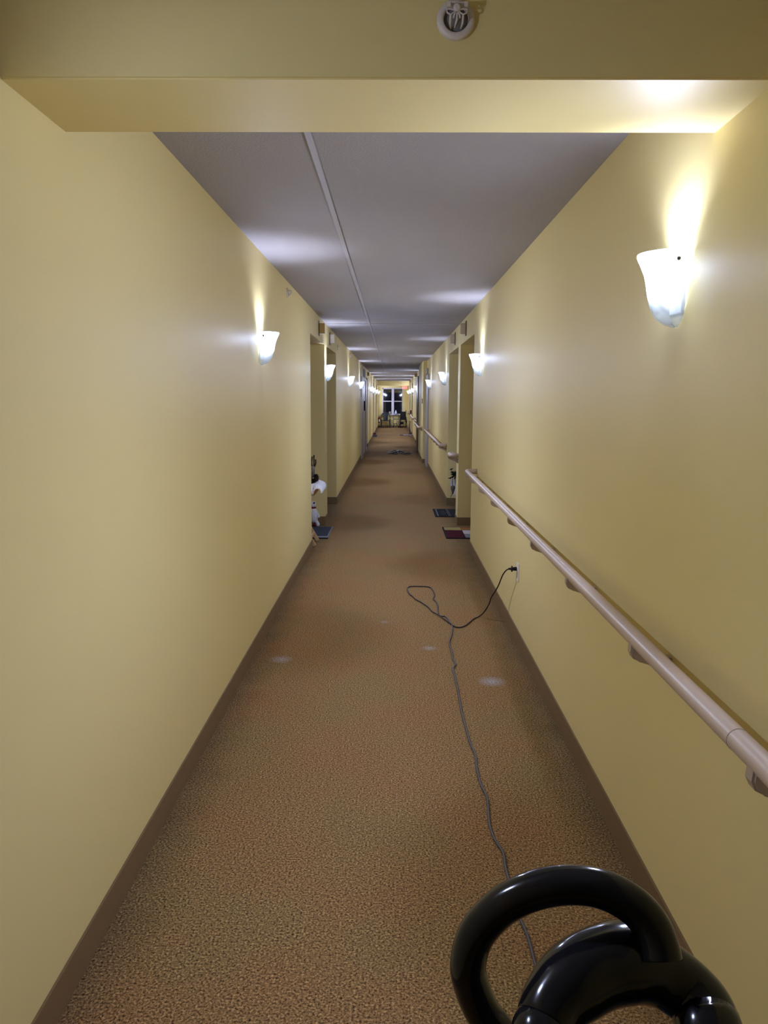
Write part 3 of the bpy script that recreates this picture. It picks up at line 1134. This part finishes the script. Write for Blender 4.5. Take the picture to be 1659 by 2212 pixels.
# ------------------------------------------------------------------ door mats
t = thing('doormat', 'charcoal blue doormat with a grey end band beside the tray table', 'doormat', (0, 0, 0))
bm = rbox(-1.15, -0.705, 8.24, 8.98, 0.001, 0.009, 0.003, 1)
obj('border', bm, MATG, t)
bm = bmesh.new()
bx(bm, -1.13, -0.722, 8.395, 8.955, 0.009, 0.0125)
obj('pile', bm, MATB, t)
bm = bmesh.new()
bx(bm, -1.15, -0.702, 8.225, 8.255, 0.001, 0.010)
bx(bm, -1.13, -0.722, 8.375, 8.40, 0.009, 0.0115)
obj('edge_binding', bm, MATK, t)

t = thing('doormat', 'black doormat with pale stripes in front of the second right recess', 'doormat', (0, 0, 0))
bm = rbox(0.552, 1.10, 9.85, 10.53, 0.001, 0.010, 0.003, 1)
obj('pile', bm, MATK, t)
for (a, b_) in ((0.585, 0.60), (0.732, 0.739), (0.752, 0.757), (0.885, 0.89), (1.05, 1.065)):
    bm = bmesh.new()
    bx(bm, a, b_, 9.875, 10.505, 0.010, 0.0112)
    obj('stripe', bm, MATW, t)
bm = bmesh.new()
rnd = random.Random(3)
for k in range(26):
    a = rnd.uniform(0, 2 * PI)
    rr_ = rnd.uniform(0.2, 1.0)
    x, y = 0.685 + 0.045 * rr_ * math.cos(a), 10.2 + 0.2 * rr_ * math.sin(a)
    bx(bm, x - 0.006, x + 0.006, y - 0.02, y + 0.02, 0.0095, 0.0108)
obj('motif', bm, MATD, t)

bm = bmesh.new()
bx(bm, 0.588, 1.10, 8.285, 9.025, 0.001, 0.009, 0)
for (x0, x1, y0, y1, mi) in ((0.605, 0.795, 8.80, 8.995, 1), (0.795, 1.085, 8.80, 8.995, 2), (0.605, 0.805, 8.31, 8.785, 3),
                             (0.805, 1.085, 8.545, 8.79, 4), (0.805, 1.085, 8.32, 8.54, 5)):
    bx(bm, x0, x1, y0, y1, 0.0085, 0.0112, mi)
tag(obj('patchwork_mat', bm, [MATK, MOLIVE, MRUST, MRED, MLIGHT, MSLATE]),
    'patchwork doormat in dark red, olive and rust at the first right recess', 'doormat')

bm = rbox(-1.1, -0.66, 31.1, 32.0, 0.001, 0.03, 0.006, 1)
tag(obj('doormat', bm, BLUEM), 'small navy doormat far down the left side', 'doormat')
bm = rbox(-0.80, -0.74, 32.25, 32.40, 0.0, 0.11, 0.012, 2)
tag(obj('door_wedge', bm, REDC), 'small dark red block on the floor behind the navy mat', 'doorstop')
t = thing('rug', 'pale mauve rug with dark ends far down the right side', 'rug', (0, 0, 0))
bm = rbox(0.42, 1.05, 32.0, 32.75, 0.001, 0.03, 0.006, 1)
obj('pile', bm, MAUVE, t)
bm = rbox(0.28, 0.42, 32.0, 32.75, 0.001, 0.028, 0.006, 1)
obj('end_band', bm, TAUPE, t)

# ------------------------------------------------------------------ swag hung on the far side of the second right recess
t = thing('wall_swag', 'wall swag of dark evergreen, white gauze and ribbons in the second right recess', 'wall decoration', (0.905, 11.0, 0.44))
rnd = random.Random(8)
bm = bmesh.new()
for k in range(46):
    a = rnd.uniform(0, 2 * PI)
    el = rnd.uniform(-0.6, 1.2)
    ln = rnd.uniform(0.05, 0.10)
    d = Vector((math.cos(a) * math.cos(el), -abs(math.sin(a)) * math.cos(el) * 0.35 - 0.05, math.sin(el))).normalized()
    p0 = Vector((0, -0.012, 0.0))
    p1 = p0 + d * ln
    sd_ = d.cross(Vector((0, 1, 0.3))).normalized() * ln * 0.13
    mid = p0 + d * ln * 0.55
    th = Vector((0, -0.003, 0))
    v = [bm.verts.new(q_) for q_ in (p0, mid + sd_, p1, mid - sd_, mid + th * 2)]
    bm.faces.new((v[0], v[1], v[4]))
    bm.faces.new((v[1], v[2], v[4]))
    bm.faces.new((v[2], v[3], v[4]))
    bm.faces.new((v[3], v[0], v[4]))
    bm.faces.new((v[3], v[2], v[1], v[0]))
obj('foliage', bm, [LEAF], t)
bm = bmesh.new()
for (x, dz, ln) in ((-0.125, -0.05, 0.10), (-0.09, 0.03, 0.07), (-0.10, 0.075, 0.06)):
    v = [bm.verts.new(q_) for q_ in ((x, -0.03, dz), (x + ln * 0.5, -0.03, dz + 0.018), (x + ln, -0.025, dz + 0.02),
                                     (x + ln * 0.5, -0.03, dz - 0.008), (x + ln * 0.5, -0.022, dz + 0.004))]
    bm.faces.new((v[0], v[1], v[4]))
    bm.faces.new((v[1], v[2], v[4]))
    bm.faces.new((v[2], v[3], v[4]))
    bm.faces.new((v[3], v[0], v[4]))
    bm.faces.new((v[3], v[2], v[1], v[0]))
obj('leaf', bm, LEAF, t)
for (x0, x1, z0, z1, m_) in ((-0.080, -0.045, -0.165, -0.045, GAUZE), (-0.038, -0.006, -0.16, -0.04, GAUZE), (-0.002, 0.05, -0.16, -0.03, GAUZE)):
    bm = bmesh.new()
    n = 8
    prev = None
    for i in range(n + 1):
        f = i / n
        z = z1 + (z0 - z1) * f
        w = 0.7 + 0.3 * math.sin(f * PI * 0.5)
        cx = (x0 + x1) / 2
        hw = (x1 - x0) / 2 * w
        yy = -0.022 - 0.008 * math.sin(f * 7)
        row = [bm.verts.new((cx - hw, yy, z)), bm.verts.new((cx, yy - 0.010, z)), bm.verts.new((cx + hw, yy, z)), bm.verts.new((cx, yy + 0.010, z))]
        if prev:
            for k in range(4):
                f_q = bm.faces.new((prev[k], prev[(k + 1) % 4], row[(k + 1) % 4], row[k]))
                f_q.smooth = True
        else:
            bm.faces.new(row)
        prev = row
    bm.faces.new(prev[::-1])
    obj('ribbon', bm, m_, t)
bm = bmesh.new()
lathe(bm, [(0.004, -0.275), (0.014, -0.25), (0.03, -0.20), (0.033, -0.17), (0.02, -0.155)], -0.045, -0.035, 0, 14)
obj('pouch', bm, TAUPE, t)
bm = bmesh.new()
lathe(bm, [(0.03, -0.295), (0.034, -0.285), (0.024, -0.22), (0.010, -0.15), (0.006, -0.12)], 0.0, -0.036, 0, 16)
obj('bell', bm, GAUZE, t)
bm = bmesh.new()
tube(bm, spline([(-0.055, -0.03, -0.26), (-0.06, -0.03, -0.29), (-0.075, -0.03, -0.32)], 4), 0.004, 8)
obj('tassel', bm, LEAF2, t)

# ------------------------------------------------------------------ things at the end window
t = thing('armchair', 'dark green moulded plastic armchair under the left half of the end window', 'chair', (-0.41, 40.83, 0))
bm = rbox(-0.19, 0.19, -0.22, 0.20, 0.365, 0.395, 0.012, 2)
obj('seat', bm, CHAIRM, t)
bm = bmesh.new()
arc = [(-0.235, 0.03, 0.52), (-0.23, 0.13, 0.60), (-0.20, 0.20, 0.69), (-0.13, 0.24, 0.765), (0.0, 0.255, 0.795),
       (0.13, 0.24, 0.765), (0.20, 0.20, 0.69), (0.23, 0.13, 0.60), (0.235, 0.03, 0.52)]
tube(bm, spline(arc, 5), 0.022, 12)
obj('back_rim', bm, CHAIRM, t)
bm = bmesh.new()
prev = None
for (z, hw, y) in ((0.38, 0.115, 0.185), (0.48, 0.118, 0.20), (0.60, 0.128, 0.222), (0.70, 0.16, 0.236), (0.775, 0.12, 0.25)):
    row = [bm.verts.new(p) for p in ((-hw, y - 0.02, z), (0, y, z), (hw, y - 0.02, z), (hw, y - 0.008, z), (0, y + 0.012, z), (-hw, y - 0.008, z))]
    if prev:
        for k in range(6):
            f = bm.faces.new((prev[k], prev[(k + 1) % 6], row[(k + 1) % 6], row[k]))
    else:
        bm.faces.new(row[::-1])
    prev = row
bm.faces.new(prev)
obj('backrest', bm, CHAIRM, t)
for s in (-1, 1):
    bm = bmesh.new()
    tube(bm, spline([(s * 0.235, 0.08, 0.545), (s * 0.24, -0.05, 0.545), (s * 0.238, -0.20, 0.54), (s * 0.235, -0.235, 0.515)], 5), 0.022, 12)
    obj('armrest', bm, CHAIRM, t)
    for (yy, top) in ((-0.225, 0.53), (0.19, 0.40)):
        bm = bmesh.new()
        a = [(s * 0.175, yy - 0.02, 0.38), (s * 0.25, yy - 0.02, top), (s * 0.25, yy + 0.025, top), (s * 0.175, yy + 0.025, 0.38)]
        z = [(s * 0.20, yy - 0.035, 0.0), (s * 0.255, yy - 0.035, 0.0), (s * 0.255, yy + 0.01, 0.0), (s * 0.20, yy + 0.01, 0.0)]
        A = [bm.verts.new(p) for p in a]
        Z = [bm.verts.new(p) for p in z]
        bm.faces.new(A)
        bm.faces.new(Z[::-1])
        for k in range(4):
            bm.faces.new((A[k], A[(k + 1) % 4], Z[(k + 1) % 4], Z[k]))
        obj('leg', bm, CHAIRM, t)

t = thing('fire_extinguisher', 'red fire extinguisher with a white label low beside the green armchair', 'fire extinguisher', (-0.742, 40.55, 0.26))
bm = bmesh.new()
lathe(bm, [(0.045, 0.0), (0.052, 0.008), (0.052, 0.25), (0.044, 0.285), (0.022, 0.305), (0.018, 0.315)], 0, 0, 0, 20)
obj('cylinder', bm, RED, t)
bm = bmesh.new()
for k in range(8):
    a0 = -PI / 2 + (k - 2.2) * 0.16
    a1 = a0 + 0.16
    v = [bm.verts.new((0.0528 * math.cos(a), 0.0528 * math.sin(a), z)) for (a, z) in ((a0, 0.06), (a1, 0.06), (a1, 0.19), (a0, 0.19))]
    w = [bm.verts.new((0.0538 * math.cos(a), 0.0538 * math.sin(a), z)) for (a, z) in ((a0, 0.06), (a1, 0.06), (a1, 0.19), (a0, 0.19))]
    bm.faces.new(w)
    bm.faces.new(v[::-1])
obj('label_band', bm, WHITE, t)
bm = bmesh.new()
tube(bm, [(0, 0, 0.31), (0, 0, 0.34)], 0.014, 10)
tube(bm, [(0, 0.02, 0.335), (0, -0.06, 0.345)], 0.008, 8)
tube(bm, [(0, 0.02, 0.35), (0, -0.06, 0.37)], 0.007, 8)
obj('valve_handle', bm, REDC, t)
bm = bmesh.new()
tube(bm, spline([(0.014, 0, 0.33), (0.05, -0.01, 0.31), (0.06, -0.015, 0.22), (0.058, -0.012, 0.10)], 5), 0.008, 8)
obj('hose', bm, REDC, t)
bm = bmesh.new()
bx(bm, -0.0746, -0.05, -0.03, 0.03, 0.18, 0.22)
obj('wall_bracket', bm, DARKST, t)

# walker
t = thing('walking_frame', 'dark folding walker between the green armchair and the wheelchair', 'walker', (0.150, 40.95, 0))
for s in (-1, 1):
    bm = bmesh.new()
    tube(bm, [(s * 0.145, -0.10, 0.0), (s * 0.145, -0.10, 0.64)], 0.013, 10)
    tube(bm, spline([(s * 0.145, -0.10, 0.62), (s * 0.145, -0.06, 0.66), (s * 0.145, 0.10, 0.66), (s * 0.145, 0.17, 0.60), (s * 0.145, 0.18, 0.0)], 5), 0.013, 10)
    obj('side_frame', bm, DARKST, t)
    bm = bmesh.new()
    lathe(bm, [(0.015, 0.0), (0.05, 0.003), (0.05, 0.022), (0.015, 0.025)], s * 0.145 - 0.03, -0.12, 0.052, 16, 'X')
    obj('wheel', bm, BLACKM, t)
bm = bmesh.new()
bx(bm, -0.145, 0.145, -0.115, -0.085, 0.44, 0.472)
obj('crossbar', bm, BLACKM, t)
bm = bmesh.new()
tube(bm, [(-0.145, -0.10, 0.652), (0.145, -0.10, 0.652)], 0.010, 10)
obj('crossbar', bm, DARKST, t)
bm = bmesh.new()
tube(bm, spline([(-0.145, -0.10, 0.20), (-0.08, -0.105, 0.225), (0.0, -0.108, 0.225), (0.045, -0.105, 0.19), (0.06, -0.10, 0.12)], 5), 0.014, 10)
obj('hoop', bm, DARKST, t)

# wheelchair
t = thing('wheelchair', 'black folding wheelchair in the right corner below the end window', 'wheelchair', (0.505, 40.70, 0))
bm = rbox(-0.115, 0.145, 0.10, 0.135, 0.45, 0.85, 0.02, 2)
obj('backrest', bm, BLACKM, t)
bm = rbox(-0.13, 0.15, -0.25, 0.12, 0.42, 0.475, 0.012, 2)
obj('seat', bm, BLACKM, t)
for s in (-1, 1):
    bm = bmesh.new()
    tube(bm, spline([(0.01 + s * 0.135, 0.13, 0.30), (0.01 + s * 0.135, 0.13, 0.70), (0.01 + s * 0.14, 0.135, 0.89), (0.01 + s * 0.14, 0.19, 0.915), (0.01 + s * 0.14, 0.24, 0.915)], 4), 0.014, 10)
    obj('push_handle', bm, BLACKM, t)
    bm = bmesh.new()
    pts = [(0.01 + s * 0.165, 0.08 + 0.27 * math.cos(a * PI / 20), 0.285 + 0.27 * math.sin(a * PI / 20)) for a in range(40)]
    tube(bm, pts, 0.015, 8, closed=True)
    bw = obj('big_wheel', bm, BLACKM, t)
    bm = bmesh.new()
    for k in range(10):
        a = k * PI / 5
        tube(bm, [(0.01 + s * 0.165, 0.08, 0.285), (0.01 + s * 0.165, 0.08 + 0.26 * math.cos(a), 0.285 + 0.26 * math.sin(a))], 0.003, 5)
    obj('spokes', bm, STEEL, bw)
    bm = bmesh.new()
    lathe(bm, [(0.02, 0.0), (0.082, 0.003), (0.085, 0.012), (0.082, 0.022), (0.02, 0.025)], 0.01 + s * 0.13, -0.28, 0.086, 18, 'X')
    obj('caster', bm, BLACKM, t)
    bm = bmesh.new()
    tube(bm, [(0.01 + s * 0.14, 0.12, 0.60), (0.01 + s * 0.14, -0.18, 0.60), (0.01 + s * 0.14, -0.24, 0.55), (0.01 + s * 0.14, -0.26, 0.16)], 0.012, 8)
    obj('armrest', bm, BLACKM, t)
bm = bmesh.new()
tube(bm, [(-0.12, -0.10, 0.15), (0.14, -0.10, 0.43)], 0.011, 8)
tube(bm, [(0.14, -0.12, 0.15), (-0.12, -0.12, 0.43)], 0.011, 8)
obj('cross_brace', bm, STEEL, t)
bm = rbox(-0.17, 0.02, -0.42, -0.28, 0.05, 0.09, 0.012, 2)
obj('footrest', bm, BLACKM, t)
bm = rbox(-0.13, 0.02, -0.24, -0.12, 0.19, 0.33, 0.03, 2)
obj('storage_bag', bm, BLACKM, t)
bm = bmesh.new()
tube(bm, [(0.15, -0.02, 0.5), (0.195, -0.06, 0.40), (0.205, -0.10, 0.28)], 0.010, 8)
obj('brake_lever', bm, DARKST, t)

# sill ornaments
bm = bmesh.new()
lathe(bm, [(0.045, 0.0), (0.060, 0.02), (0.066, 0.06), (0.052, 0.12), (0.028, 0.17), (0.014, 0.21), (0.008, 0.232)], 0.135, YE - 0.02, WZ0 + 0.012, 18)
tag(obj('teardrop_vase', bm, VASE), 'pale blue teardrop shaped ornament on the window sill', 'vase')
bm = rbox(0.06, 0.25, YE - 0.085, YE + 0.03, WZ0, WZ0 + 0.012, 0.003, 1)
tag(obj('serving_tray', bm, BLACKM), 'thin dark tray under the pale blue ornament on the sill', 'tray')
bm = bmesh.new()
lathe(bm, [(0.04, 0.0), (0.055, 0.03), (0.06, 0.10), (0.05, 0.15), (0.042, 0.165)], -0.185, YE - 0.02, WZ0, 16)
tag(obj('clay_jar', bm, BEIGE), 'dull beige jar on the window sill behind the green armchair', 'jar')

# exit sign, hung from the end beam
t = thing('exit_sign', 'small glowing red exit sign at the top right of the end window', 'exit sign', (0.575, 39.9, 2.085))
bm = rbox(-0.14, 0.14, 0.0, 0.035, -0.075, 0.075, 0.006, 1)
obj('housing', bm, SIGNW, t)
bm = bmesh.new()
tube(bm, [(0, 0.018, 0.075), (0, 0.018, HC - 2.085)], 0.008, 8)
obj('stem', bm, WHITE, t)
bm = bmesh.new()
SW, LH = 0.016, 0.10


def stroke(x0, z0, x1, z1):
    d = Vector((x1 - x0, 0, z1 - z0)).normalized()
    n_ = Vector((-d.z, 0, d.x)) * SW / 2
    A = []
    for yy in (-0.004, 0.0):
        for (px, pz, sg) in ((x0, z0, 1), (x0, z0, -1), (x1, z1, -1), (x1, z1, 1)):
            A.append(bm.verts.new(Vector((px, yy, pz)) + n_ * sg))
    for f in ((0, 1, 2, 3), (7, 6, 5, 4), (0, 4, 5, 1), (1, 5, 6, 2), (2, 6, 7, 3), (3, 7, 4, 0)):
        bm.faces.new([A[i] for i in f])


for (x0, z0, x1, z1) in ((-0.115, -0.05, -0.115, 0.05), (-0.115, 0.042, -0.065, 0.042), (-0.115, 0.0, -0.072, 0.0), (-0.115, -0.042, -0.065, -0.042),
                         (-0.05, -0.05, 0.0, 0.05), (-0.05, 0.05, 0.0, -0.05), (0.027, -0.05, 0.027, 0.05),
                         (0.055, 0.042, 0.12, 0.042), (0.0875, -0.05, 0.0875, 0.042)):
    stroke(x0, z0, x1, z1)
obj('lettering', bm, SIGNR, t)

# pull station and the twig stand on the far right
t = thing('alarm_pull_station', 'dark red fire alarm pull station on the far right wall', 'fire alarm', (XR, 33.5, 0.95))
bm = rbox(-0.065, 0.0, -0.05, 0.05, -0.08, 0.08, 0.006, 2)
obj('housing', bm, REDP, t)
bm = rbox(-0.08, -0.065, -0.03, 0.03, -0.02, 0.01, 0.003, 1)
obj('pull_bar', bm, WHITE, t)

t = thing('twig_tree', 'slim dark stemmed twig tree with pale curly branches by the far right wall', 'decoration', (0.725, 33.75, 0))
bm = bmesh.new()
lathe(bm, [(0.07, 0.0), (0.07, 0.02), (0.022, 0.03), (0.018, 0.30), (0.016, 0.50), (0.012, 0.52)], 0, 0, 0, 14)
obj('stem', bm, DOORB, t)
bm = bmesh.new()
lathe(bm, [(0.02, 0.515), (0.055, 0.52), (0.055, 0.545), (0.02, 0.55)], 0, 0, 0, 16)
obj('top_disc', bm, BEIGE, t)
rnd = random.Random(12)
for k in range(7):
    a = PI * (0.6 + 0.8 * k / 6) + rnd.uniform(-0.2, 0.2)
    z0 = 0.14 + 0.04 * k
    ln = rnd.uniform(0.08, 0.15)
    c, s = math.cos(a), math.sin(a)
    bm = bmesh.new()
    tube(bm, spline([(0.012 * c, 0.012 * s, z0), (c * ln * 0.6, s * ln * 0.6, z0 + 0.05), (c * ln, s * ln, z0 + 0.02), (c * ln * 1.05, s * ln * 1.05, z0 - 0.05),
                     (c * ln * 0.7, s * ln * 0.7, z0 - 0.07)], 4), 0.008, 6)
    obj('branch', bm, PINK, t)
